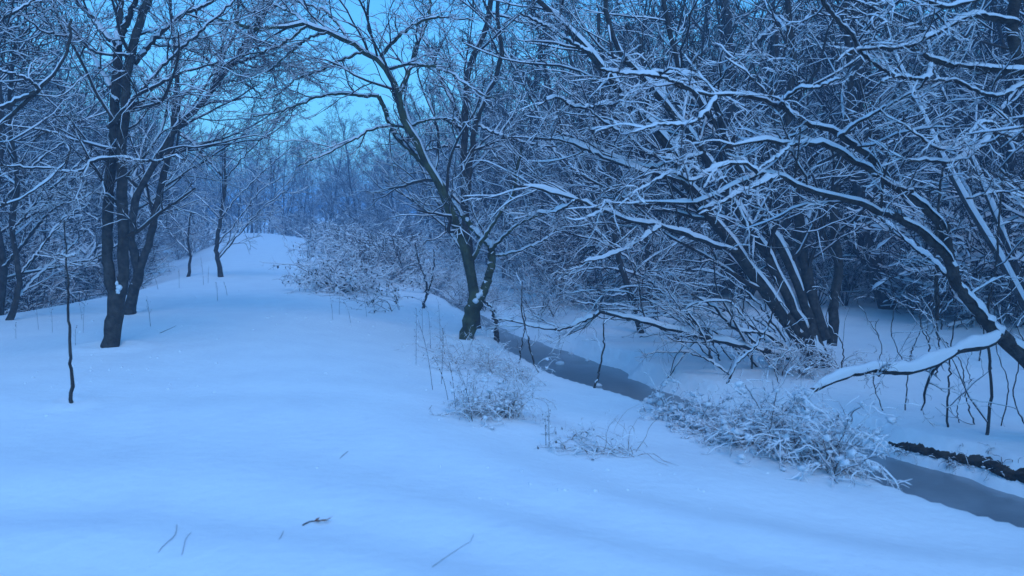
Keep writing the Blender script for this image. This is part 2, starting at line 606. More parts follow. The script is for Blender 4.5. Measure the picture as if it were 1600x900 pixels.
# T1 twin-stemmed tree left of the path
d = gd(172, 543)
traced_tree("bare_tree", "dark twin-stemmed tree standing in the snow left of the path, behind the thin stake-like sapling", [
    ([(172, 547), (176, 510), (181, 475), (184, 452)], d, d, 11, 13, "trunk", 0),
    ([(178, 465), (170, 425), (167, 370), (170, 300), (178, 230), (181, 160), (184, 95), (185, 62)], d, d + .1, 8.3, 6.5, "limb", .35),
    ([(190, 460), (193, 400), (192, 330), (191, 260), (194, 190), (199, 120), (209, 65), (224, 20), (242, -40), (262, -130)], d, d - .3, 8.8, 5, "limb", .8),
    ([(185, 65), (188, 25), (188, -30), (184, -110)], d, d + .3, 5, 2.5, "limb", 1),
    ([(186, 66), (200, 30), (214, -5), (225, -70)], d, d - .3, 5, 2.5, "limb", 1),
    ([(184, 68), (166, 56), (143, 27), (117, -2), (80, -50)], d, d + .2, 4.5, 2, "limb", 1.2),
    ([(210, 98), (233, 70), (260, 43), (290, 20), (320, 8), (350, -12)], d - .1, d + .5, 5, 2, "limb", 1.2),
    ([(168, 199), (188, 180), (203, 162), (218, 146), (247, 133), (287, 113), (340, 97)], d - .2, d - .6, 3.5, 1.4, "limb", 1.1),
    ([(222, 142), (240, 118), (263, 93), (293, 67), (320, 43), (353, 13), (390, -20)], d - .3, d + .2, 3.5, 1.4, "limb", 1.2),
    ([(188, 245), (150, 250), (118, 268), (80, 264), (40, 261), (-10, 258)], d - .4, d - 1.0, 3.2, 1.3, "limb", .7),
    ([(188, 245), (215, 250), (245, 252), (272, 244), (290, 250)], d - .4, d - .7, 2.8, 1.0, "limb", .6),
    ([(182, 160), (172, 135), (150, 95), (128, 60), (95, 40)], d, d + .7, 3, 1.4, "limb", 1),
    ([(192, 330), (175, 310), (150, 300), (120, 312), (90, 300)], d, d - .6, 2.4, 1.2, "limb", .6),
    ([(209, 85), (180, 85), (150, 82), (120, 60), (70, 50), (20, 10)], d - .2, d - .9, 2.6, 1.2, "limb", 1.0),
], 101, twigs=(6, 7, 6), snow=.6, rmin=.0036, wob=.2)

# T2 leaning forked tree behind it
d = gd(204, 489)
traced_tree("bare_tree", "slimmer forked tree leaning right, just behind the dark twin-stemmed tree", [
    ([(203, 492), (208, 460), (214, 435), (217, 420)], d, d, 8.5, 7.5, "trunk", 0),
    ([(216, 424), (207, 390), (205, 350), (217, 300), (243, 253), (267, 213), (283, 190), (317, 160), (347, 117), (367, 93), (393, 50), (420, 10), (440, -40)], d, d - .4, 6.5, 2.6, "limb", 1),
    ([(218, 422), (231, 383), (243, 340), (250, 297), (260, 258), (268, 215), (274, 165), (276, 110), (270, 40), (262, -40)], d, d + .5, 6, 2, "limb", .8),
    ([(280, 208), (300, 222), (320, 245), (346, 274)], d - .2, d - .4, 3, 1.2, "limb", .3),
    ([(330, 140), (343, 105), (352, 78), (370, 45), (372, 0), (380, -60)], d - .3, d, 3.4, 1.4, "limb", 1.3),
    ([(348, 112), (370, 98), (400, 88), (440, 70)], d - .3, d - .6, 3, 1.2, "limb", 1.3),
    ([(318, 157), (340, 135), (362, 127), (385, 132), (410, 150)], d - .3, d - .1, 2.4, 1, "limb", 1.2),
    ([(276, 175), (285, 150), (305, 140), (345, 142)], d, d + .3, 2.4, 1, "limb", 1),
    ([(393, 50), (430, 40), (470, 30)], d - .4, d - .2, 2.4, 1, "limb", 1.2),
    ([(345, 118), (320, 90), (290, 75), (270, 60)], d - .3, d - .5, 2, 1, "limb", 1.2),
    ([(367, 93), (395, 105), (430, 100), (470, 108), (505, 130)], d - .3, d + .2, 2, .8, "limb", 1.6),
    ([(393, 50), (405, 80), (425, 115), (440, 160)], d - .3, d + .2, 1.8, .8, "limb", 1.4),
    ([(372, 0), (395, 20), (430, 10), (480, -10)], d - .3, d + .2, 2, .9, "limb", 1.4),
], 102, twigs=(8, 6, 5), snow=.6, rmin=.0034, wob=.2)

# T3 mossy leaning tree right of the path
d = gd(728, 531)
traced_tree("bare_tree", "mossy tree atop the stream bank, low-forked, its left stem leaning over the path", [
    ([(727, 537), (735, 500), (741, 478), (746, 462)], d, d, 9.5, 13, "trunk", 0),
    ([(744, 470), (737, 430), (728, 395), (715, 358), (700, 320), (684, 283), (662, 247), (647, 213), (630, 187), (623, 150), (610, 118), (590, 93), (568, 80), (547, 67), (510, 50), (480, 40), (433, 43), (395, 44), (340, 30)], d, d - 1.2, 8.5, 2.2, "limb", .9),
    ([(664, 258), (643, 236), (620, 213), (608, 190), (600, 168), (592, 150)], d - .2, d - .3, 4.5, 3.4, "limb", .3),
    ([(592, 150), (560, 148), (533, 147), (500, 150), (467, 163), (433, 175), (395, 182)], d - .3, d - .6, 3.2, 1, "limb", 1),
    ([(648, 204), (630, 198), (600, 197), (575, 205), (560, 214), (535, 226), (500, 245), (465, 260)], d - .3, d - .9, 3, 1, "limb", .7),
    ([(623, 155), (632, 127), (645, 97), (653, 67), (668, 30), (675, -30)], d - .3, d + .2, 4, 1.8, "limb", 1.2),
    ([(752, 466), (761, 440), (768, 412), (767, 382)], d, d + .1, 6.8, 5.5, "limb", 0),
    ([(767, 384), (752, 370), (738, 355), (722, 335), (703, 309), (690, 285)], d + .05, d + .4, 5, 2, "limb", .8),
    ([(738, 405), (757, 370), (777, 339), (801, 303), (807, 270), (815, 230)], d - .1, d - .4, 4, 1.6, "limb", .9),
    ([(768, 390), (785, 372), (810, 350), (845, 335), (880, 318)], d + .1, d - .3, 2.8, 1.2, "limb", .9),
    ([(768, 400), (800, 395), (840, 380), (870, 360)], d + .1, d + .8, 2.4, 1.2, "limb", .9),
    ([(480, 40), (460, 22), (430, 8), (400, -10)], d - 1, d - .6, 2.4, 1, "limb", 1.2),
    ([(547, 67), (530, 40), (505, 15), (470, 5), (440, -20)], d - .8, d - .4, 2.8, 1.2, "limb", 1.2),
    ([(604, 108), (650, 100), (700, 112), (740, 140), (775, 155)], d - .5, d - 1.2, 2.6, 1.1, "limb", 1.1),
    ([(590, 93), (620, 60), (660, 32), (700, 28), (735, 32)], d - .6, d - 1.3, 2.8, 1.2, "limb", 1.1),
    ([(510, 50), (480, 60), (450, 85), (420, 110), (390, 115)], d - .9, d - .7, 2.2, 1, "limb", 1.5),
    ([(568, 80), (530, 95), (500, 112), (470, 120), (430, 150)], d - .8, d - .4, 2.2, .9, "limb", 1.5),
    ([(480, 40), (440, 70), (410, 80), (370, 90), (330, 120)], d - 1, d - .8, 2, .8, "limb", 1.5),
    ([(636, 200), (660, 190), (700, 185), (725, 195)], d - .3, d - .9, 2.4, 1.2, "limb", .8),
], 103, twigs=(6, 7, 5), snow=.85, bark=M_MOSS, rmin=.0034, wob=.21)

# T4 two-stem tree behind the mossy one
hb = hit(748, 478)
d = 13.4
traced_tree("bare_tree", "slender two-stemmed tree behind the fork of the mossy tree", [
    ([(742, 500), (737, 430), (728, 350), (725, 270), (727, 200), (730, 133), (741, 83), (758, 50), (767, 0), (770, -80)], d, d, 7, 3.4, "trunk", .8),
    ([(730, 310), (737, 227), (753, 167), (773, 123), (784, 77), (777, 27), (780, -40)], d, d - .3, 5, 2.4, "limb", .9),
    ([(726, 200), (710, 165), (690, 125), (675, 85), (650, 40)], d, d + .3, 3.4, 1.4, "limb", 1),
    ([(725, 232), (700, 228), (665, 235), (640, 230)], d, d - .3, 2.6, 1.2, "limb", .8),
    ([(728, 210), (712, 196), (690, 186), (660, 188)], d, d - .3, 3, 1.4, "limb", .8),
    ([(744, 195), (780, 210), (830, 225), (870, 230)], d, d - .6, 2.4, 1.2, "limb", .8),
    ([(767, 20), (800, 30), (840, 45)], d, d - .5, 2.2, 1.2, "limb", .8),
], 104, twigs=(5, 6, 5), snow=1.0, rmin=.0045)

# T5 multi-stemmed tree leaning left over the stream
d = gd(1278, 572)
T5 = [
    ([(1285, 590), (1275, 560), (1262, 530), (1252, 512)], d, d, 20, 19, "trunk", 0, .25),
    ([(1255, 535), (1225, 495), (1190, 445), (1150, 390), (1118, 345), (1078, 290), (1052, 243), (1020, 200), (985, 165), (955, 125), (925, 85), (880, 40), (835, -5), (790, -50)], d, d - 1.8, 12, 3, "limb", 1),
    ([(1265, 535), (1236, 475), (1204, 410), (1168, 350), (1132, 295), (1098, 240), (1060, 190), (1020, 140), (975, 90), (950, 30), (940, -60)], d, d - 1.2, 9, 3, "limb", .9),
    ([(1275, 530), (1248, 450), (1220, 385), (1185, 335), (1160, 270), (1130, 210), (1095, 160), (1060, 100), (1040, 20), (1030, -60)], d, d - .4, 8, 3, "limb", .9),
    ([(1290, 530), (1270, 470), (1255, 400), (1247, 330), (1245, 260), (1230, 180), (1240, 100), (1230, 0), (1235, -80)], d, d + .5, 10, 3.4, "limb", .8),
    ([(1300, 540), (1303, 480), (1310, 410), (1302, 340), (1310, 270), (1322, 200), (1330, 120), (1320, 20), (1330, -60)], d, d + .8, 8, 3, "limb", .8),
    ([(1150, 392), (1100, 377), (1033, 353), (983, 345), (927, 322), (900, 312), (850, 297), (798, 286)], d - .7, d - 2.2, 4.5, 1.6, "limb", 1),
    ([(900, 312), (870, 330), (835, 335), (800, 345)], d - 1.8, d - 1.6, 2.2, 1, "limb", .9),
    ([(1240, 560), (1180, 545), (1100, 527), (1033, 510), (977, 495), (935, 486)], d - .2, d - .8, 5, 2.6, "limb", .8),
    ([(937, 487), (917, 500), (883, 512), (853, 513), (805, 503), (768, 498)], d - .8, d - .7, 2.8, 1.2, "limb", .8),
    ([(1033, 353), (985, 385), (935, 405), (905, 410)], d - 1.4, d - 2.0, 2.4, 1, "limb", .6),
    ([(1052, 243), (1020, 262), (960, 245), (920, 225), (870, 205)], d - 1, d - 1.6, 3.2, 1.4, "limb", 1),
    ([(1078, 290), (1040, 275), (985, 262), (930, 240), (880, 220), (830, 215)], d - 1, d - 2, 3.6, 1.4, "limb", 1),
    ([(985, 165), (950, 163), (900, 168), (870, 152), (840, 165)], d - 1.4, d - 2.4, 3, 1.3, "limb", 1),
    ([(1098, 240), (1060, 250), (1010, 240), (985, 215), (950, 195), (915, 170)], d - .8, d - 2.0, 3.2, 1.3, "limb", 1),
    ([(925, 85), (890, 65), (850, 40), (812, 20)], d - 1.6, d - 2.2, 2.8, 1.3, "limb", 1),
    ([(1130, 210), (1120, 170), (1090, 125), (1060, 115), (1000, 115), (945, 110)], d - .5, d - 2.4, 4.5, 2, "limb", 1),
    ([(1230, 545), (1190, 520), (1150, 515), (1115, 480), (1080, 460)], d, d - .8, 3, 1.4, "limb", .7),
]
traced_tree("bare_tree", "big clump of snow-lined stems leaning left from one stool across the stream", T5, 105, ls=1.7, twigs=(5, 6, 5), snow=1.15, rmin=.0032, wob=.18)

# T6 near tree on the right edge with the snow-loaded horizontal limb
d = 7.6
traced_tree("bare_tree", "near tree at the right edge with a thick snow-loaded limb reaching low over the stream", [
    ([(1730, 690), (1680, 630), (1625, 580), (1590, 548), (1561, 523)], d, d - .2, 18, 12, "trunk", 0),
    ([(1561, 525), (1539, 500), (1516, 470), (1494, 440), (1482, 400), (1473, 350)], d - .2, d - .2, 10, 8.5, "limb", .3),
    ([(1476, 365), (1450, 330), (1417, 306), (1383, 280), (1343, 257), (1307, 235), (1283, 225), (1237, 224), (1183, 220), (1130, 232)], d - .2, d - 1.2, 7, 2, "limb", 1),
    ([(1388, 280), (1363, 250), (1323, 220), (1297, 203), (1260, 193), (1217, 165), (1167, 150), (1117, 149), (1083, 142), (1050, 128)], d - .4, d - 1.4, 5.5, 2.2, "limb", 1),
    ([(1486, 412), (1465, 385), (1433, 358), (1400, 338), (1367, 328), (1337, 315), (1283, 302), (1250, 291), (1217, 274), (1190, 270), (1160, 283), (1117, 304), (1083, 318), (1033, 315), (990, 317), (945, 318)], d - .2, d - 1.5, 7, 1.2, "limb", 1),
    ([(1215, 274), (1185, 288), (1160, 298), (1133, 313), (1090, 330)], d - 1, d - 1.3, 4, 2, "limb", .8),
    ([(1562, 523), (1535, 540), (1500, 545), (1470, 562), (1430, 578), (1400, 580), (1370, 577), (1330, 585), (1290, 600), (1255, 618)], d - .3, d - .9, 8, 4.5, "limb", .12, 2.2),
    ([(1255, 618), (1225, 640), (1195, 665), (1180, 690)], d - .9, d - 1.0, 4, 2, "limb", .6),
    ([(1310, 215), (1333, 197), (1367, 177), (1413, 151), (1435, 140), (1450, 120)], d - .9, d - 1.3, 3, 1.4, "limb", .6),
    ([(1183, 270), (1160, 255), (1120, 262), (1080, 282), (1050, 270), (1010, 290)], d - 1.1, d - 1.5, 3, 1.2, "limb", .9),
    ([(1083, 142), (1060, 130), (1020, 118), (970, 115), (930, 105)], d - 1.4, d - 1.6, 3, 1.3, "limb", .8),
    ([(1240, 224), (1215, 245), (1190, 262), (1180, 275)], d - 1, d - 1.1, 2.2, 1.4, "limb", .5),
    ([(1495, 445), (1460, 410), (1420, 380), (1380, 345), (1370, 335)], d, d + .6, 4, 2, "limb", .3),
    ([(1465, 500), (1462, 400), (1466, 330), (1472, 262)], d + .8, d + .7, 3.5, 1.6, "limb", .2),
    ([(1217, 165), (1245, 140), (1283, 135), (1320, 120)], d - 1, d - 1.4, 2.6, 1.2, "limb", .7),
    ([(1120, 149), (1100, 178), (1070, 195), (1030, 195), (985, 208)], d - 1.3, d - 1.7, 2.6, 1.2, "limb", .8),
], 106, twigs=(3.8, 6, 5), snow=1.2, rmin=.003, lf=.34, wob=.23, gap=.06, lmax=1.0)

# T7 tree off the right edge whose crown reaches in at the top
d = 6.8
traced_tree("bare_tree", "snowy boughs reaching in from beyond the upper right edge", [
    ([(1760, 620), (1740, 500), (1700, 380), (1650, 220), (1603, 112), (1588, 75), (1580, 45), (1588, 0), (1600, -90)], d, d, 13, 7, "trunk", 0),
    ([(1590, 36), (1560, 30), (1527, 25), (1500, 30), (1467, 50), (1440, 60), (1417, 73), (1377, 75), (1343, 78), (1305, 92)], d, d - .8, 5.5, 1.8, "limb", 1),
    ([(1603, 112), (1567, 110), (1500, 103), (1455, 92), (1425, 76)], d, d - .5, 6, 3, "limb", 1),
    ([(1455, 95), (1447, 122), (1400, 120), (1375, 128)], d - .5, d - .8, 3.6, 1.5, "limb", .7),
    ([(1660, 215), (1600, 205), (1570, 212), (1550, 208), (1527, 233), (1483, 253), (1450, 250), (1420, 252)], d, d - .6, 6.5, 2, "limb", 1),
    ([(1600, 130), (1560, 150), (1520, 140), (1490, 125), (1450, 128)], d, d - .5, 3.4, 1.6, "limb", .9),
    ([(1572, 212), (1540, 190), (1495, 228), (1465, 232), (1435, 212), (1415, 200)], d - .2, d - .7, 3, 1.3, "limb", .8),
    ([(1590, -10), (1540, -5), (1480, 10), (1420, -5), (1360, 10)], d, d - .8, 4, 1.5, "limb", 1),
    ([(1270, -20), (1300, 22), (1330, 55), (1350, 85), (1395, 120)], d - .8, d - .2, 3.2, 2, "limb", .6),
    ([(1700, 390), (1640, 330), (1600, 310), (1560, 300), (1510, 310)], d, d - .3, 3.4, 1.6, "limb", .9),
], 107, twigs=(4.5, 6, 5), snow=1.0, rmin=.003, lf=.36, wob=.23, gap=.08, lmax=1.1)

# T0 off the left edge
d = 7.6
traced_tree("bare_tree", "snowy boughs sloping in past the left edge, in front of the wood", [
    ([(-210, 640), (-190, 480), (-160, 360), (-120, 280), (-100, 180), (-80, 60), (-60, -60)], d, d, 12, 6, "trunk", 0),
    ([(-120, 290), (-50, 230), (0, 195), (35, 162), (57, 143), (82, 115), (105, 80), (112, 30)], d, d + .4, 5.5, 1.8, "limb", .9),
    ([(-95, 180), (-40, 172), (0, 167), (30, 155), (56, 143)], d, d + .2, 4.5, 3, "limb", .6),
    ([(62, 140), (40, 122), (5, 112), (-30, 100)], d + .2, d - .2, 2.6, 1.4, "limb", .8),
    ([(-150, 350), (-70, 330), (0, 322), (50, 300), (95, 262), (110, 235)], d, d + 1, 3, 1.4, "limb", .8),
    ([(-85, 60), (-30, 40), (20, 20), (60, -5)], d, d + .5, 3.6, 1.6, "limb", 1.1),
], 108, twigs=(4, 5, 5), snow=.6, rmin=.0034, wob=.21)

# mid-distance single trunks beyond the stream
def straight(name, label, px, r0, r1, seed, d=None, cat="tree", tw=(4, 6, 4), side=3, snow=1.2, rmin=.006, bark=None, group=None, br=.8):
    d = gd(*px[0]) if d is None else d
    L = [(px, d, d, r0, r1, "trunk", br)]
    rng = random.Random(seed)
    n = len(px)
    for k in range(side):
        q = px[min(n - 2, 1 + k % max(1, n - 2))]
        sx = rng.choice([-1, 1])
        L.append(([q, (q[0] + sx * 25, q[1] - 30), (q[0] + sx * 70, q[1] - 70 - 20 * rng.random()), (q[0] + sx * 110, q[1] - 110)], d, d + rng.uniform(-1, 1), r1 * .8, r1 * .4, "limb", 1))
    return traced_tree(name, label, L, seed, twigs=tw, snow=snow, rmin=rmin, cat=cat, bark=bark, group=group)

straight("bare_tree", "thick dark trunk leaning left behind the clump, snow down its right side", [(1387, 482), (1370, 430), (1352, 375), (1345, 320), (1338, 220), (1342, 100), (1330, 0), (1325, -80)], 12, 7, 201)
straight("bare_tree", "thin black trunk leaning left on the flat snow across the narrow stream", [(1002, 520), (985, 465), (968, 405), (955, 330), (950, 240), (940, 140), (935, 20)], 5, 2.6, 202)
straight("bare_tree", "slight dark trunk just right of the thin leaning black trunk", [(1025, 498), (1012, 440), (1010, 370), (1005, 290), (1010, 180), (1000, 60)], 3.6, 2, 203)
straight("bare_tree", "dark straight trunk rising behind the upper boughs, right of centre", [(1140, 440), (1142, 330), (1140, 220), (1143, 110), (1135, 20), (1125, -60)], 9, 6, 204, d=19)
straight("bare_tree", "broad dark trunk behind the stems, with clumps of ice and snow", [(1330, 452), (1332, 340), (1330, 220), (1335, 120), (1330, 0)], 9, 6, 205, d=21)
straight("bare_tree", "dark trunk beyond the right-hand tree, knobbly with round burrs", [(1580, 455), (1575, 400), (1570, 320), (1580, 220), (1575, 100)], 8, 5, 206, d=16)
straight("bare_tree", "straight dark trunk between the stem clump and the leaning thick trunk", [(1268, 470), (1240, 400), (1225, 330), (1212, 230), (1210, 130), (1215, 20)], 8, 4.5, 207, d=17)
straight("bare_tree", "small crooked multi-branched tree at the left edge of the path's far stretch", [(345, 433), (341, 405), (338, 385), (345, 340), (352, 280), (350, 220)], 4, 1.4, 208, tw=(4, 6, 4), side=4, snow=.9)
straight("sapling", "low crooked sapling beside the small crooked tree, left of the path", [(294, 432), (297, 400), (294, 370), (300, 330)], 2.2, 1, 209, cat="sapling", side=2, tw=(4, 5, 3))
straight("bare_tree", "snow-flecked trunk low at the far left edge of the picture", [(14, 500), (25, 470), (30, 430), (20, 360), (28, 280), (15, 180), (25, 60)], 4.5, 2.5, 210, side=3)
straight("bare_tree", "dark stem beside the snow-flecked trunk at the far left", [(-4, 480), (5, 420), (-6, 330), (4, 200), (-10, 60)], 5, 3, 211, d=13, side=2)

# stake-like sapling in the foreground on the left
d = gd(111, 630)
traced_tree("sapling", "thin stake-like sapling standing alone in the snow at left foreground", [
    ([(111, 632), (113, 595), (110, 560), (107, 500), (106, 440), (104, 400), (101, 365), (100, 345)], d, d, 3.2, 0.9, "trunk", 0),
    ([(105, 401), (97, 399), (88, 396)], d, d - .05, 1.2, .8, "limb", 0),
    ([(105, 401), (112, 399), (119, 397)], d, d + .05, 1.2, .8, "limb", 0),
], 301, twigs=(2, 3, 2), snow=.9, rmin=.0022, cat="sapling")

def stick(name, label, px, d, r, seed, tw=(1.5, 2, 2), rmin=.003, snow=.6, group=None, cat="sapling", extra=()):
    L = [(px, d, d, r, r * .5, "stem", .8)] + list(extra)
    return traced_tree(name, label, L, seed, twigs=tw, snow=snow, rmin=rmin, cat=cat, group=group)

d = gd(663, 482)
traced_tree("sapling", "small forked black sapling in the snow between the bramble thicket and the mossy tree", [
    ([(661, 484), (665, 470), (668, 458)], d, d, 2.4, 2, "trunk", 0),
    ([(668, 460), (665, 435), (658, 420), (652, 400), (650, 380)], d, d, 1.8, .9, "limb", 1),
    ([(668, 460), (675, 435), (678, 410), (677, 390)], d, d + .2, 1.6, .8, "limb", 1),
], 302, twigs=(3, 3, 3), snow=.7, rmin=.003, cat="sapling")

stick("sapling", "thin vertical sapling rising from the dark soil bank at right", [(1546, 740), (1541, 700), (1545, 650), (1549, 600), (1544, 540), (1545, 480), (1556, 420), (1560, 350), (1566, 280)], 8.0, 2.8, 303, snow=1)
stick("sapling", "thin hanging stem under the snow-loaded limb, ending straight down", [(1481, 680), (1480, 640), (1483, 600), (1485, 555), (1492, 500)], 8.3, 1.8, 304, tw=(1, 2, 1))
stick("sapling", "thin bowed stem next to the straight hanging one under the loaded limb", [(1530, 686), (1518, 650), (1507, 610), (1503, 570), (1480, 540)], 8.4, 1.4, 305, tw=(1, 2, 1))
stick("sapling", "thin dark shoot growing out of the ice midway along the stream", [(928, 608), (937, 575), (944, 540), (944, 505), (962, 495)], gd(928, 606), 1.8, 306, tw=(1, 2, 1))
stick("sapling", "pair-like crossed shoot at the narrow end of the ice, left one", [(811, 570), (815, 540), (820, 505), (816, 470)], gd(811, 568), 1.2, 307, tw=(1, 2, 1))
stick("sapling", "crossed shoot at the narrow end of the ice, slanting right", [(842, 585), (830, 550), (822, 515), (815, 480), (816, 440)], gd(842, 583), 1.6, 308, tw=(1, 2, 1))
stick("sapling", "slim stem rooted in the snow right beside the mossy tree's foot", [(776, 535), (775, 505), (768, 480), (755, 470)], gd(776, 533), 4.5, 309, tw=(1, 2, 1))
stick("sapling", "arched thin shoot bending over the snow flat across the stream", [(1136, 600), (1150, 570), (1185, 535), (1205, 495), (1212, 470)], 9.5, 2.2, 310, tw=(2, 2, 2), snow=1.2)
stick("sapling", "bent dark shoot forming an elbow over the flat across the stream", [(1112, 560), (1095, 515), (1075, 480), (1135, 470), (1165, 500), (1188, 520)], 11, 2.0, 311, tw=(2, 2, 2), snow=1.2)
stick("sapling", "leaning pale-topped shoot above the far shore of the ice", [(1027, 612), (1050, 580), (1075, 545), (1090, 520), (1060, 480), (1040, 450)], gd(1027, 610), 1.8, 312, tw=(2, 3, 2), snow=1.2)

# ------------------------------------------------------------ wood: variants, then copies
def wood_variant(seed, H=9.5, r=.11, stems=1, lean=.1, limbs=15, c2=8, c3=6, c4=4, snow=1.3, rmin=.009, spread=.42, t0=.12, name="bare_tree", k4=True, n0=12, trop=.05):
    rng = np.random.RandomState(seed)
    P0 = np.empty((stems, n0, 3))
    for s in range(stems):
        a = rng.rand() * 6.28
        dv = np.array([math.cos(a) * lean, math.sin(a) * lean, 1.0])
        if stems > 1:
            dv += np.array([math.cos(s * 6.28 / stems) * .35, math.sin(s * 6.28 / stems) * .35, 0])
        p = np.array([0, 0, -.15])
        P0[s, 0] = p
        for i in range(1, n0):
            dv = unit(dv + rng.randn(3) * .09 + np.array([0, 0, .05]))
            p = p + dv * (H * (.75 + .25 * rng.rand() if stems > 1 else 1)) / (n0 - 1)
            P0[s, i] = p
    sft = np.linspace(0, 1, n0)[None]
    R0 = np.repeat(r / math.sqrt(stems) * (1 - .82 * sft) * (1 + .25 * np.exp(-sft * 12)), stems, 0)
    A, RA = spawn(rng, P0, R0, limbs, t0, 1, (35, 75), spread, 8, .13, trop, .5, rmin * 1.6, .7, lmin=.4, fall=.65)
    B, RB = spawn(rng, A, RA, c2, .12, 1, (28, 65), .5, 6, .16, .03, .55, rmin * 1.2, .8, lmin=.25)
    C, RC = spawn(rng, B, RB, c3, .1, 1, (28, 65), .55, 5, .18, .02, .65, rmin, .9, lmin=.18)
    trunk, tw, sn = Buf(), Buf(), Buf()
    tubes(trunk, P0, R0, 8, .06, rng)
    caps(sn, P0, R0, 5, .05, rng, gap=.3)
    tubes(tw, A, RA, 5)
    tubes(tw, B, RB, 3)
    tubes(tw, C, RC, 3)
    caps(sn, A, RA, 4, .022 * snow, rng, side=.004 * snow)
    caps(sn, B, RB, 3, .015 * snow, rng, side=.003 * snow, gap=.25)
    h = len(C) // 2
    caps(sn, C[:h], RC[:h], 3, .012 * snow, rng, side=.002 * snow, gap=.3)
    if c4:
        D, RD = spawn(rng, C, RC, c4, .1, 1, (25, 65), .6, 3, .2, 0, .7, rmin * .8, 1, lmin=.12)
        tubes(tw, D, RD, 3)
    t = root(name, (0, 0, 0), "", "")
    link("trunk" if name == "bare_tree" else "stems", trunk.mesh("trunk", M_BARK), t)
    link("crown", tw.mesh("crown", M_TWIG), t, "stuff")
    link("crown_snow", sn.mesh("crown_snow", M_CAP_SHADED), t, "stuff")
    return t, H

VAR = [wood_variant(11, 9.5, .07, 1, .10, 16, 7, 6, 2, .8), wood_variant(12, 10.5, .09, 1, .18, 16, 7, 6, 2, .8),
       wood_variant(13, 8.5, .09, 3, .1, 8, 6, 6, 2, .8), wood_variant(14, 11, .08, 1, .05, 16, 7, 6, 2, .8),
       wood_variant(15, 7.5, .08, 4, .15, 6, 6, 6, 2, .8)]
SHR = [wood_variant(21, 2.6, .03, 9, .5, 6, 5, 4, 0, .9, .006, .5, .1, "shrub", n0=8), wood_variant(22, 2.0, .025, 11, .8, 5, 5, 4, 0, 1.9, .006, .55, .1, "shrub", n0=8),
       wood_variant(23, 3.4, .035, 8, .35, 7, 5, 4, 0, .9, .0065, .45, .1, "shrub", n0=8)]
used = set()

def place(var, x, y, h, label, cat, group, rng, wmul=1.0, sink=.05):
    t, H = var
    if id(t) in used:
        o = copy_tree(t)
    else:
        used.add(id(t))
        o = t
    s = h / H
    o.location = (x, y, zat(x, y) - sink)
    o.rotation_euler = (rng.uniform(-.05, .05), rng.uniform(-.05, .05), rng.uniform(0, 6.28))
    o.scale = (s * wmul, s * wmul, s)
    tag(o, label, cat, group)
    return o

def where(reg, px, y):
    far = "near the front" if y < 24 else "at middle depth" if y < 42 else "far back"
    if reg == "left":
        w_ = "left of the twin-stemmed tree" if px < 140 else "behind the twin-stemmed tree" if px < 270 else "between the twin-stemmed tree and the path"
    elif reg == "right":
        w_ = ("beyond the mossy tree" if px < 790 else "beyond the narrow end of the ice" if px < 930 else "behind the thin leaning trunk" if px < 1130
              else "behind the snow-lined stem clump" if px < 1380 else "behind the right-edge tree")
    elif reg == "mid":
        w_ = "behind the bramble thicket" if px < 700 else "behind the mossy tree"
    else:
        w_ = "beyond the path's crest, left side" if px < 420 else "beyond the path's crest, right side" if px < 700 else "deep in the far wood"
    return w_ + ", " + far
KIND = ["slim single-trunked tree", "leaning single-trunked tree", "three-stemmed tree", "tall straight tree", "bushy four-stemmed tree"]
SKIND = ["snowy many-stemmed shrub", "low spreading snowy shrub", "upright snowy shrub"]

def ytop(px):
    if px < 250:
        return 150 - (250 - px) * 1.3
    if px > 520:
        return 165 - (px - 520) * 1.1
    return 168

rng = random.Random(5)
pts = []
def ok(x, y, dmin):
    return all((x - a) ** 2 + (y - b) ** 2 > dmin * dmin for a, b in pts)

def in_view(x, y, m=160):
    px = CX + FPX * x / y
    return -m < px < 1600 + m, px

GROUPS = {
    "left": ("bare snow-dusted tree in the dense wood left of the path", "trees of the wood left of the path"),
    "right": ("bare snow-dusted tree in the dense wood across the stream", "trees of the wood across the stream"),
    "mid": ("bare snow-dusted tree between the path and the stream, behind the brambles", "trees between path and stream"),
    "end": ("hazy bare tree in the wood closing the far end of the path", "trees at the far end of the path"),
}
n_placed = 0
tries = 0
while n_placed < 285 and tries < 20000:
    tries += 1
    y = 12 + 60 * rng.random() ** 1.15
    half = y * .78
    x = rng.uniform(-half, half)
    if y > 58 and rng.random() < .6:
        x = rng.uniform(-.45, -.15) * y
    v, px = in_view(x, y)
    if not v:
        continue
    X1, Y1 = np.array([x]), np.array([y])
    dd = float(sdist(X1, Y1, DITCH)[0])
    df = -float(sdist(X1, Y1, SHORE)[0])
    dc = float(sdist(X1, Y1, CROWN)[0])
    if y > 60:
        reg = "end"
    elif dd > 3.2:
        reg = "left"
    elif df > (2.5 if y > 19 else 5.0):
        reg = "right"
    elif dc > .3 and y > 24 and x > -.18 * y:
        reg = "mid"
    else:
        continue
    if reg == "right" and y < 19 and px > 960 and px < 1560:
        continue
    if not ok(x, y, 1.0 + y * .012):
        continue
    hmax = EYE + y * (HZ - ytop(px)) / FPX
    h = min(rng.uniform(8.0, 12.5), hmax * rng.uniform(.85, 1.05))
    if h < 3:
        h = 3
    pts.append((x, y))
    lab, grp = GROUPS[reg]
    vi = rng.randrange(5)
    place(VAR[vi], x, y, h, KIND[vi] + " " + where(reg, px, y), "tree", grp, rng, rng.uniform(.85, 1.15) * (1 + max(0, (7 - h)) * .06))
    n_placed += 1
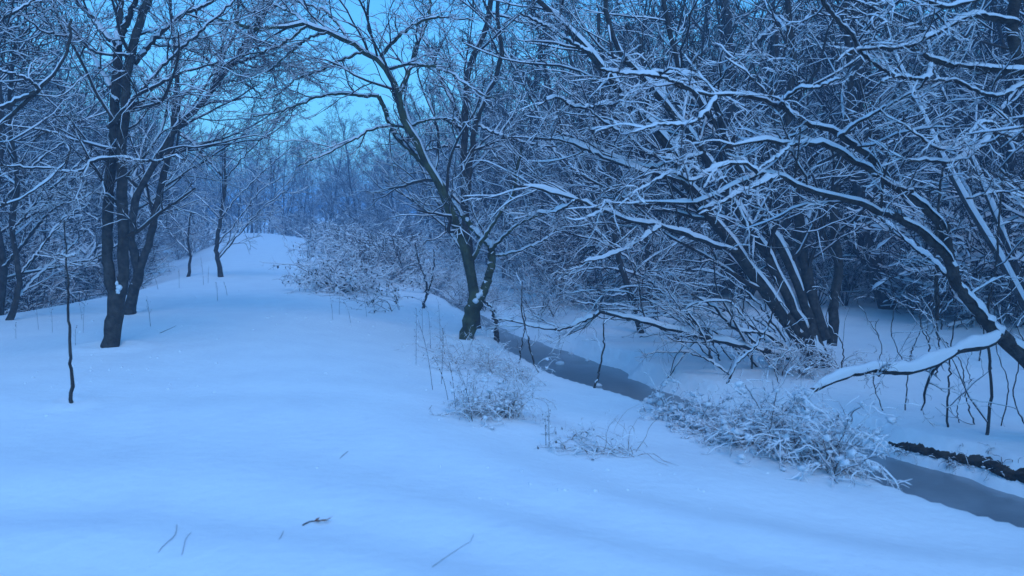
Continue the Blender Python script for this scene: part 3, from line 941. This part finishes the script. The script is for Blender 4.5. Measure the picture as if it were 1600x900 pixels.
# undergrowth shrubs in front of and among them
n_s = 0
tries = 0
SG = {
    "left": ("snow-covered leafless shrub in the undergrowth left of the path", "undergrowth shrubs left of the path"),
    "right": ("snow-covered leafless shrub in the undergrowth across the stream", "undergrowth shrubs across the stream"),
    "mid": ("snow-covered leafless shrub crowding the strip between path and stream", "undergrowth shrubs between path and stream"),
    "end": ("hazy snow-covered shrub at the far end of the path", "shrubs at the far end of the path"),
}
while n_s < 270 and tries < 30000:
    tries += 1
    y = 11 + 52 * rng.random() ** 1.5
    x = rng.uniform(-y * .74, y * .74)
    X1, Y1 = np.array([x]), np.array([y])
    dd = float(sdist(X1, Y1, DITCH)[0])
    df = -float(sdist(X1, Y1, SHORE)[0])
    dc = float(sdist(X1, Y1, CROWN)[0])
    if y > 59:
        reg = "end"
    elif dd > (2.2 if y < 22 else 2.0):
        reg = "left"
    elif df > (1.0 if y > 18 else 7):
        reg = "right"
    elif dc > -1 and y > 21 and x > -.236 * y:
        reg = "mid"
    else:
        continue
    px = CX + FPX * x / y
    if reg == "right" and px > 960 and y < 14.5:
        continue
    lab, grp = SG[reg]
    vi = 1 if reg == "mid" and y < 45 else rng.randrange(3)
    place(SHR[vi], x, y, rng.uniform(1.1, 2.0) if vi == 1 and reg == "mid" else rng.uniform(1.5, 3.6), SKIND[vi] + " " + where(reg, px, y), "shrub", grp, rng, rng.uniform(.9, 1.4))
    n_s += 1

# far wood beyond everything, reads as one mass
def far_wood():
    r = np.random.RandomState(77)
    base = []
    for k in range(5):
        P0 = np.empty((1, 8, 3))
        P0[0] = np.column_stack([np.cumsum(r.randn(8) * .15), np.cumsum(r.randn(8) * .15), np.linspace(-.3, 11, 8)])
        R0 = np.linspace(.16, .04, 8)[None]
        A, RA = spawn(r, P0, R0, 13, .1, 1, (30, 75), .4, 5, .14, .06, .5, .03, .8, lmin=1)
        B, RB = spawn(r, A, RA, 6, .1, 1, (30, 65), .55, 4, .16, .03, .6, .022, .8, lmin=.6)
        C, RC = spawn(r, B, RB, 3, .1, 1, (30, 65), .6, 3, .16, .03, .6, .02, .8, lmin=.5)
        b, s = Buf(), Buf()
        tubes(b, P0, R0, 4); tubes(b, A, RA, 3); tubes(b, B, RB, 3); tubes(b, C, RC, 3)
        caps(s, A, RA, 3, .03, r, side=.01); caps(s, B, RB, 3, .03, r, side=.01)
        base.append((np.vstack(b.V), np.vstack(b.Q), np.vstack(s.V), np.vstack(s.Q)))
    bb, ss = Buf(), Buf()
    for i in range(20):
        y = r.uniform(72, 100)
        x = r.uniform(-.72, .72) * y
        px = CX + FPX * x / y
        hmax = EYE + y * (HZ - ytop(px) - 5) / FPX
        sc = min(r.uniform(.75, 1.0), hmax / 11 * r.uniform(.85, 1.0))
        a = r.rand() * 6.28
        M = np.array([[math.cos(a), -math.sin(a), 0], [math.sin(a), math.cos(a), 0], [0, 0, 1]])
        off = np.array([x, y, zat(x, y)])
        V1, Q1, V2, Q2 = base[i % 5]
        w = np.array([1.2, 1.2, sc])
        bb.add((V1 * w) @ M.T + off, Q1)
        ss.add((V2 * w) @ M.T + off, Q2)
    o = link("far_wood", bb.mesh("far_wood", M_TWIG), None, "stuff")
    tag(o, "far-off bare wood reading as one blue mass behind the path", "woodland")
    o2 = link("branch_snow", ss.mesh("branch_snow", M_CAP_SHADED), o, "stuff")
far_wood()

# ------------------------------------------------------------ brambles and tangles
def tangle(name, label, cat, origins, seed, L=(.5, 1.1), per=8, r=.004, arch=.12, up=.8, c2=5, c3=3, snow=1.3, blob=.5, br=(.015, .045), leaf=0, twig_m=None, leafsz=.035, gap=.1):
    """low arching stems from ground points; origins: list of 3-D points"""
    rg = np.random.RandomState(seed)
    O = np.repeat(np.asarray(origins), per, 0)
    O = O + rg.randn(len(O), 3) * np.array([.05, .05, 0])
    K = len(O)
    n = 10
    a = rg.rand(K) * 6.28
    dv = unit(np.stack([np.cos(a) * .7, np.sin(a) * .7, up * (.5 + rg.rand(K))], -1))
    P = np.empty((K, n, 3))
    P[:, 0] = O
    p = O.copy()
    Ls = rg.uniform(L[0], L[1], K)
    for i in range(1, n):
        dv = unit(dv + rg.randn(K, 3) * .19 + np.array([0, 0, -arch * (1 + i * .15)]))
        p = p + dv * (Ls / (n - 1))[:, None]
        g = height(p[:, 0], p[:, 1], True)
        p[:, 2] = np.maximum(p[:, 2], np.maximum(g, WATER) + .005)
        P[:, i] = p
    R = (r * (.7 + .9 * rg.rand(K)))[:, None] * np.linspace(1.25, .35, n)[None]
    c = np.mean(np.asarray(origins), 0)
    P = P - c
    t = root(name, c, label, cat)
    b, s = Buf(), Buf()
    tubes(b, P, R, 4)
    caps(s, P, R, 4, .012 * snow, rg, side=.005 * snow, gap=gap)
    allp = [P.reshape(-1, 3)]
    if c2:
        A, RA = spawn(rg, P, R, c2, .15, 1, (30, 75), .5, 7, .34, -.04, .75, r * .6, 1, lmin=.08)
        tubes(b, A, RA, 3)
        caps(s, A, RA, 3, .010 * snow, rg, side=.004 * snow, gap=gap)
        allp.append(A.reshape(-1, 3))
        if c3:
            B, RB = spawn(rg, A, RA, c3, .1, 1, (30, 75), .6, 5, .36, -.04, .8, r * .5, 1, lmin=.05)
            tubes(b, B, RB, 3)
            caps(s, B, RB, 3, .008 * snow, rg, side=.003 * snow, gap=gap)
            allp.append(B.reshape(-1, 3))
    Pt = np.vstack(allp)
    Pb = np.vstack([P[:, 2:8].reshape(-1, 3)] + ([A[:, 1:4].reshape(-1, 3)] if c2 else []))
    link("stems", b.mesh("stems", twig_m or M_TWIG), t, "stuff")
    if blob:
        k = int(len(P) * 3 * blob)
        q = Pb[rg.randint(0, len(Pb), k)]
        blobs(s, q + np.array([0, 0, .008]), br[0] + (br[1] - br[0]) * rg.rand(k) ** 2, rg, .7, .2, 2 if 50 < seed < 53 else 1)
    link("snow_load", s.mesh("snow_load", M_CAP_SHADED), t, "stuff")
    if leaf:
        q = Pt[rg.randint(0, len(Pt), leaf)]
        D = rg.randn(leaf, 3) * .5 + np.array([0, 0, -1])
        lb = Buf()
        leaves(lb, q, D, leafsz * (.6 + .8 * rg.rand(leaf)), leafsz * .32 * (.6 + .8 * rg.rand(leaf)))
        link("leaves", lb.mesh("leaves", M_DLEAF, False), t, "stuff")
    return t

def spots(poly, n, seed, dmin=2.5):
    rr = random.Random(seed)
    out = []
    for _ in range(n):
        x0, y0, x1, y1 = poly
        out.append(hit(rr.uniform(x0, x1), rr.uniform(y0, y1), dmin))
    return out

# bramble thicket right of the path
def row(pts_px, n, seed, jit=6):
    rr = random.Random(seed)
    out = []
    for _ in range(n):
        u = rr.random() * (len(pts_px) - 1)
        i = int(u)
        f = u - i
        x = pts_px[i][0] * (1 - f) + pts_px[i + 1][0] * f + rr.uniform(-jit, jit)
        y = pts_px[i][1] * (1 - f) + pts_px[i + 1][1] * f + rr.uniform(-jit, jit)
        out.append(hit(x, y))
    return out

tangle("bramble", "low snow-covered bramble at the thicket's left end, spilling dark leaves toward the path", "bramble", row([(480, 440), (520, 455), (560, 452)], 9, 41), 41, (.7, 1.5), 8, .005, .11, .8, 5, 3, 1.5, .9, (.02, .06), 460, leafsz=.07)
tangle("bramble", "middle of the snow-covered bramble thicket right of the path", "bramble", row([(540, 425), (590, 435), (640, 430)], 11, 42, 9), 42, (.8, 1.7), 8, .005, .10, .9, 5, 3, 1.5, .9, (.02, .06), 320, leafsz=.07)
tangle("bramble", "tall heap of snowy brambles behind the thicket, farther up the path", "bramble", row([(480, 402), (540, 402), (620, 405), (700, 415)], 13, 43, 8), 43, (.8, 1.7), 8, .006, .08, 1.2, 5, 3, 2.0, 1.5, (.03, .085), 220, leafsz=.08)
tangle("bramble", "bramble sprawl just left of the mossy tree's trunk with a few hanging leaves", "bramble", row([(640, 455), (690, 450), (715, 470)], 7, 44, 9), 44, (.6, 1.2), 6, .005, .10, 1.0, 5, 3, 1.5, .6, (.015, .05), 60, leafsz=.06)
tangle("bramble", "snowy bramble mass filling the gap between the thicket and the mossy tree", "bramble", row([(630, 428), (680, 432), (720, 445)], 10, 48, 9), 48, (.8, 2.0), 7, .0055, .10, 1.0, 5, 3, 1.7, 1.1, (.02, .065), 60, leafsz=.06)
tangle("bramble", "arching bramble runner with dark leaves low in the snow below the thicket", "bramble", row([(560, 475), (600, 482), (640, 488)], 5, 45, 6), 45, (.6, 1.2), 4, .004, .16, .9, 2, 0, .6, .15, (.01, .03), 70, leafsz=.06)
tangle("bramble", "dark undergrowth on the far bank behind the narrow end of the ice", "bramble", row([(705, 468), (750, 478), (790, 497), (860, 492), (930, 480), (960, 470)], 17, 46, 10), 46, (.8, 2.0), 6, .006, .08, 1.1, 5, 3, .7, .15, (.02, .05), 0)

tangle("bramble", "small frosted twig tangle hugging the foot of the big leaning stem clump", "bramble", row([(1225, 580), (1270, 588), (1320, 582)], 6, 47, 5), 47, (.4, .95), 6, .004, .09, 1.2, 5, 3, .9, .6, (.01, .03), 0, M_BRUSH)

# tangles on the near bank
tangle("bramble", "heap of snow-loaded brambles at the right end of the ice, below the leaning stems", "bramble", row([(1035, 648), (1080, 660), (1130, 676), (1170, 692)], 13, 51, 6), 51, (.25, .62), 7, .0026, .14, .8, 5, 3, .85, 1.6, (.010, .042), 0, M_BRUSH, gap=.2)
tangle("bramble", "snow-loaded brambles under the tip of the thick snowy limb, beside the dark stream", "bramble", row([(1190, 695), (1245, 712), (1310, 738)], 11, 52, 6), 52, (.35, .85), 7, .0028, .11, 1.2, 5, 3, .85, 1.5, (.010, .040), 0, M_BRUSH, gap=.2)
tangle("dead_grass", "pinkish tuft of dead grass bowed under snow on the near bank, nearest the centre", "grass tuft", row([(735, 645), (775, 658), (825, 635)], 7, 53, 8), 53, (.28, .55), 10, .0022, .14, 1.6, 4, 3, .35, 1.0, (.008, .03), 0, M_GRASS)
tangle("dead_grass", "frosted tangle of dead stalks behind the pinkish grass tuft, up to the mossy tree", "grass tuft", row([(700, 560), (760, 580), (820, 600)], 12, 54, 16), 54, (.3, .75), 8, .002, .13, 1.2, 4, 2, .35, .3, (.008, .03), 0, M_GRASS)
tangle("dead_grass", "thin sprawl of brambles and grass on the snow in front of the ice, right of centre", "grass tuft", row([(880, 690), (910, 705), (940, 712)], 4, 55, 6), 55, (.2, .45), 6, .002, .15, 1.0, 3, 2, .4, .4, (.008, .022), 25, M_GRASS, leafsz=.03)
tangle("dead_grass", "wispy curved grass stems fanning from the small snow lump at right of centre", "grass tuft", row([(965, 708), (985, 708)], 2, 56, 3), 56, (.3, .6), 9, .0016, .10, .7, 0, 0, .3, 0, (.01, .02), 0, M_GRASS, gap=.7)

tangle("dead_grass", "sparse dead grass and roots fringing the dark soil of the far bank", "grass tuft", row([(1405, 706), (1480, 722), (1590, 745)], 12, 57, 3), 57, (.1, .25), 5, .002, .2, .6, 1, 0, .5, .2, (.008, .02), 0, M_BRUSH, gap=.6)

# stalks standing at the bank edge
def stalks(name, label, px, seed, h=(40, 110), r=.0026, lean=30):
    rg = np.random.RandomState(seed)
    o = [hit(x, y) for x, y in px]
    c = np.mean(o, 0)
    t = root(name, c, label, "weed")
    for q, (x, y) in zip(o, px):
        hh = rg.uniform(*h)
        ln = rg.uniform(-lean, lean * .3)
        P = catmull([q, at(x + ln * .25, y - hh * .4, q[1]), at(x + ln * .6, y - hh * .75, q[1] + .05), at(x + ln, y - hh, q[1] + .1)], 8)[None] - c
        R = np.linspace(r, r * .5, 8)[None]
        b = Buf()
        tubes(b, P, R, 4)
        A, RA = spawn(rg, P, R, 7, .35, 1, (20, 50), .16, 4, .1, .05, .7, r * .5, 1, lmin=.03)
        tubes(b, A, RA, 3)
        lb = A[:, -1]
        leaves(b, lb, rg.randn(len(lb), 3) * .4 + [0, 0, 1], np.full(len(lb), .018), np.full(len(lb), .005))
        so = link("stalk", b.mesh("stalk", M_TWIG), t)
        s = Buf()
        caps(s, A, RA, 3, .006, rg, side=.002, gap=.4)
        link("snow_fleck", s.mesh("snow_fleck", M_CAP_SHADED), so, "stuff")
    return t
stalks("dead_weed", "dark dead weed stalks leaning left at the top of the bank, below the mossy tree", [(676, 610), (700, 625), (712, 640), (738, 660), (690, 600), (728, 640), (650, 570)], 61, (60, 120))
stalks("dead_weed", "two thin bare stalks standing straight before the ice, nearest the viewer", [(853, 696), (858, 700)], 62, (45, 70), lean=4)
stalks("dead_weed", "cluster of thin dead stalks near the foot of the mossy tree's left side", [(673, 545), (688, 530), (660, 520)], 63, (40, 75), lean=8)
stalks("dead_weed", "faint thin stalks in the snow behind the stake-like sapling", [(82, 520), (130, 520), (118, 540), (60, 515), (25, 530), (128, 500)], 64, (25, 60), .002, 8)
stalks("dead_weed", "thin stalks along the snow edge left of the path, by the crooked tree", [(247, 452), (318, 445), (325, 442), (340, 470), (355, 462), (235, 510), (280, 450)], 65, (20, 45), .0035, 10)
stalks("dead_weed", "slender stalks in the snow in front of the bramble thicket", [(548, 505), (573, 495), (530, 492), (520, 500), (585, 490)], 66, (30, 55), .0025, 12)

# single twigs lying in or poking from the foreground snow
def snow_twig(label, px, r=.0025, lift=.0, m=None, name="twig"):
    base = hit(*px[0], sink=.006)
    pts3 = [base] + [at(x, y, base[1] + .10 * (i + 1)) for i, (x, y) in enumerate(px[1:])]
    for i, q in enumerate(pts3[1:]):
        g = zat(q[0], q[1]) + .003
        if q[2] < g:
            pts3[i + 1][2] = g
    P = catmull(pts3, 10)[None] - base
    R = np.linspace(r, r * .6, 10)[None]
    b = Buf()
    tubes(b, P, R, 5)
    o = link(name, b.mesh(name, m or M_TWIG))
    o.location = base
    tag(o, label, "twig")
    return o
snow_twig("short dark twig poking up from the open snow near the centre", [(527, 720), (535, 713), (544, 706)], 0.0021)
snow_twig("arched bent grass stem with a drooping tip at the bottom left of the snow", [(239, 876), (255, 864), (272, 852), (277, 856), (278, 862)], 0.0015)
snow_twig("thin curved stem right of the arched one at bottom left", [(281, 883), (287, 868), (291, 863), (300, 861)], 0.0013)
snow_twig("tiny twig below the reddish leaf clump", [(432, 849), (440, 844), (443, 841)], 0.0014)
snow_twig("long thin grass stem lying over the snow at bottom centre", [(670, 888), (695, 872), (725, 852), (735, 846), (740, 850)], 0.0015)
snow_twig("twig lying on the snow between the twin-stemmed tree and the path", [(248, 521), (262, 515), (275, 509)], 0.0042)
snow_twig("small broken twig in the snow left of the grass tuft", [(668, 642), (672, 647), (675, 652)], 0.0021)

# reddish leaf clump with a twig
def leaf_clump():
    c = hit(500, 819)
    t = root("leaf_clump", c, "curled reddish-brown dead leaf on a short twig lying in the foreground snow", "dead leaf")
    P = catmull([hit(473, 823), at(485, 820, c[1] + .02), at(500, 816, c[1] + .03), at(520, 810, c[1] + .06), at(531, 808, c[1] + .08)], 9)
    P[:, 2] = np.maximum(P[:, 2], c[2] + .004)
    b = Buf()
    tubes(b, P[None] - c, np.linspace(.004, .002, 9)[None], 5)
    link("stem", b.mesh("stem", M_TWIG), t)
    rg = np.random.RandomState(4)
    for k in range(7):
        o = np.array([rg.uniform(-.035, .03), rg.uniform(-.01, .02), .008 + .01 * rg.rand()])
        b = Buf()
        leaves(b, o[None], (rg.randn(3) * [1, .5, .35] + [0.5, 0, .1])[None], np.array([.045]), np.array([.009]))
        link("leaf", b.mesh("leaf", M_LEAF, False), t)
leaf_clump()

# snow lumps: on the ice, on the loaded limb, at the near edge
def lumps(name, label, pts3, rr, seed, cat="snow lump", flat=.6):
    rg = np.random.RandomState(seed)
    c = np.mean(pts3, 0)
    b = Buf()
    blobs(b, np.array(pts3) - c, np.array(rr), rg, flat, .07)
    o = link(name, b.mesh(name, M_CAP_SHADED))
    o.location = c
    tag(o, label, cat)
    return o
def ice_pt(x, y):
    r = ray(x, y)
    k = (WATER + .01 - EYE) / r[2]
    return r * k + np.array([0, 0, EYE])
for k, (x, y, r, lb) in enumerate([(875, 568, .07, "small snow lump sitting on the ice, left one near the narrow end"), (892, 553, .06, "small upright snow lump near the far edge of the ice"),
                                   (918, 563, .05, "tiny snow lump on the ice by the far shore"), (935, 602, .055, "snow lump at the foot of the dark shoot in the ice"),
                                   (1010, 625, .05, "tiny snow lump at the right end of the ice")]):
    lumps("snow_lump", lb, [ice_pt(x, y)], [r], 70 + k)
lumps("snow_lump", "ball of snow caught at the tip of the thick snow-loaded limb", [at(1252, 618, 6.65), at(1246, 630, 6.65), at(1262, 612, 6.7)], [.085, .06, .06], 80)


# crumbs of snow dropped from the branches
def crumbs():
    rg = np.random.RandomState(12)
    C, R = [], []
    for (x, y, sx, sy, n) in [(180, 555, 110, 35, 90), (220, 500, 60, 20, 40), (720, 560, 70, 40, 70), (600, 490, 130, 20, 70), (420, 450, 60, 40, 50), (900, 730, 150, 40, 70), (500, 640, 300, 120, 10)]:
        for _ in range(n // 2):
            px_, py_ = x + rg.randn() * sx, y + abs(rg.randn()) * sy
            if not (5 < px_ < 1595):
                continue
            p = hit(px_, min(py_, 890))
            r = rg.uniform(.005, .02) * (p[1] / 8) ** .5
            C.append(p + [0, 0, r * .15])
            R.append(r)
    b = Buf()
    blobs(b, np.array(C), np.array(R), rg, .6, .15, 1)
    tag(link("snow_crumbs", b.mesh("snow_crumbs", M_SNOW), kind="stuff"), "crumbs of snow fallen from the branches onto the snowfield", "snow crumbs")
crumbs()

# thin saplings over the flat across the stream
rg2 = random.Random(99)
for k in range(40):
    bx, by = rg2.uniform(1020, 1620), rg2.uniform(500, 690)
    if by < 520 + (1180 - bx) * .3:
        by += 30
    p0 = hit(bx, by)
    df = -float(sdist(p0[:1], p0[1:2], SHORE)[0])
    if df < .5:
        continue
    hh = rg2.uniform(70, 190) * 9 / p0[1]
    ln = rg2.uniform(-45, 35)
    bend = rg2.uniform(-14, 14)
    px = [(bx, by), (bx + ln * .3 + bend, by - hh * .35), (bx + ln * .6 - bend * .5, by - hh * .7), (bx + ln + bend, by - hh), (bx + ln * 1.8 + bend * 2, by - hh * 1.25)]
    stick("sapling", "thin bare shoot standing in the snow of the flat across the stream", px, p0[1], rg2.uniform(.8, 1.5), 400 + k, tw=(1.4, 2, 2), snow=.7, group="thin shoots on the flat across the stream", rmin=.0026)

# long arching shoots under the leaning stems
for k in range(22):
    bx, by = rg2.uniform(1060, 1250), rg2.uniform(500, 590)
    p0 = hit(bx, by)
    if -float(sdist(p0[:1], p0[1:2], SHORE)[0]) < .5:
        continue
    L_ = rg2.uniform(90, 220)
    up_ = rg2.uniform(.35, .9)
    px = [(bx, by), (bx - L_ * .25, by - L_ * .38 * up_), (bx - L_ * .55, by - L_ * .62 * up_), (bx - L_ * .85, by - L_ * .66 * up_), (bx - L_ * 1.1, by - L_ * (.55 + .2 * rg2.random()) * up_)]
    stick("sapling", "arching snow-lined shoot leaning left under the big stem clump, over the far shore", px, p0[1], rg2.uniform(1.3, 2.2), 500 + k, tw=(2.6, 4, 3), snow=1.2, group="arching shoots under the stem clump", rmin=.003)

# unseen trees added just outside the picture so their crowns shade its sides
for k, (x, y, h, side) in enumerate([(7.4, 3.4, 9, 1), (9.4, 7.2, 10, 1), (10.5, 4.2, 10, 1), (12.5, 9.8, 11, 1), (14, 6, 10, 1), (-10.5, 4.5, 10, 0), (-11.5, 9, 10, 0), (-13.5, 6.5, 11, 0), (-13, 11.5, 11, 0), (-9.6, 11.6, 9, 0)]):
    place(VAR[k % 5], x, y, h, "unseen bare tree added for shade on the far bank beyond the right edge of the view" if side else "unseen bare tree added for shade beyond the left edge of the view", "tree",
          "added shade trees past the right edge" if side else "added shade trees past the left edge", rng, 1.15)

# snow wedged into forks
d1_ = gd(172, 543)
lumps("snow_lump", "wedge of snow in the low fork of the twin-stemmed tree", [at(185, 455, d1_ - .06), at(184, 443, d1_ - .04), at(186, 449, d1_ - .08)], [.034, .03, .032], 81, flat=1.3)
lumps("snow_lump", "wedge of snow high in the upper fork of the twin-stemmed tree", [at(185, 60, d1_ - .04), at(187, 48, d1_), at(183, 54, d1_)], [.05, .035, .04], 82, flat=1.3)
d3_ = gd(728, 531)
lumps("snow_lump", "cap of snow on the broken right stem of the mossy tree", [at(766, 381, d3_ + .08), at(760, 376, d3_ + .08)], [.075, .05], 83, flat=.9)
lumps("snow_lump", "snow caught in the low fork of the mossy tree", [at(747, 463, d3_ - .08), at(743, 470, d3_ - .1), at(751, 459, d3_ - .05)], [.06, .055, .05], 84, flat=1.0)

# ------------------------------------------------------------ haze
hz = bpy.data.materials.new("haze")
hz.use_nodes = True
t = hz.node_tree
t.nodes.clear()
pv = t.nodes.new("ShaderNodeVolumePrincipled")
pv.inputs["Color"].default_value = (0.44, 0.69, 1.0, 1)
pv.inputs["Density"].default_value = 0.0048
pv.inputs["Anisotropy"].default_value = 0.0
om = t.nodes.new("ShaderNodeOutputMaterial")
t.links.new(pv.outputs[0], om.inputs["Volume"])
x0, x1, y0, y1, z0, z1 = -900, 900, -300, 1200, -4.0, 15.0
V = np.array([(x, y, z) for z in (z0, z1) for y in (y0, y1) for x in (x0, x1)], float)
Q = np.array([(0, 2, 3, 1), (4, 5, 7, 6), (0, 1, 5, 4), (2, 6, 7, 3), (0, 4, 6, 2), (1, 3, 7, 5)])
link("haze", mesh_np("haze", V, Q, None, (hz,), False), kind="stuff")
tot = sum(len(m.loop_triangles) or sum(len(p.vertices) - 2 for p in m.polygons) if len(m.polygons) < 10 else len(m.loops) - 2 * len(m.polygons) for m in bpy.data.meshes)
print("TRIS", tot, "trees", n_placed, "shrubs", n_s)
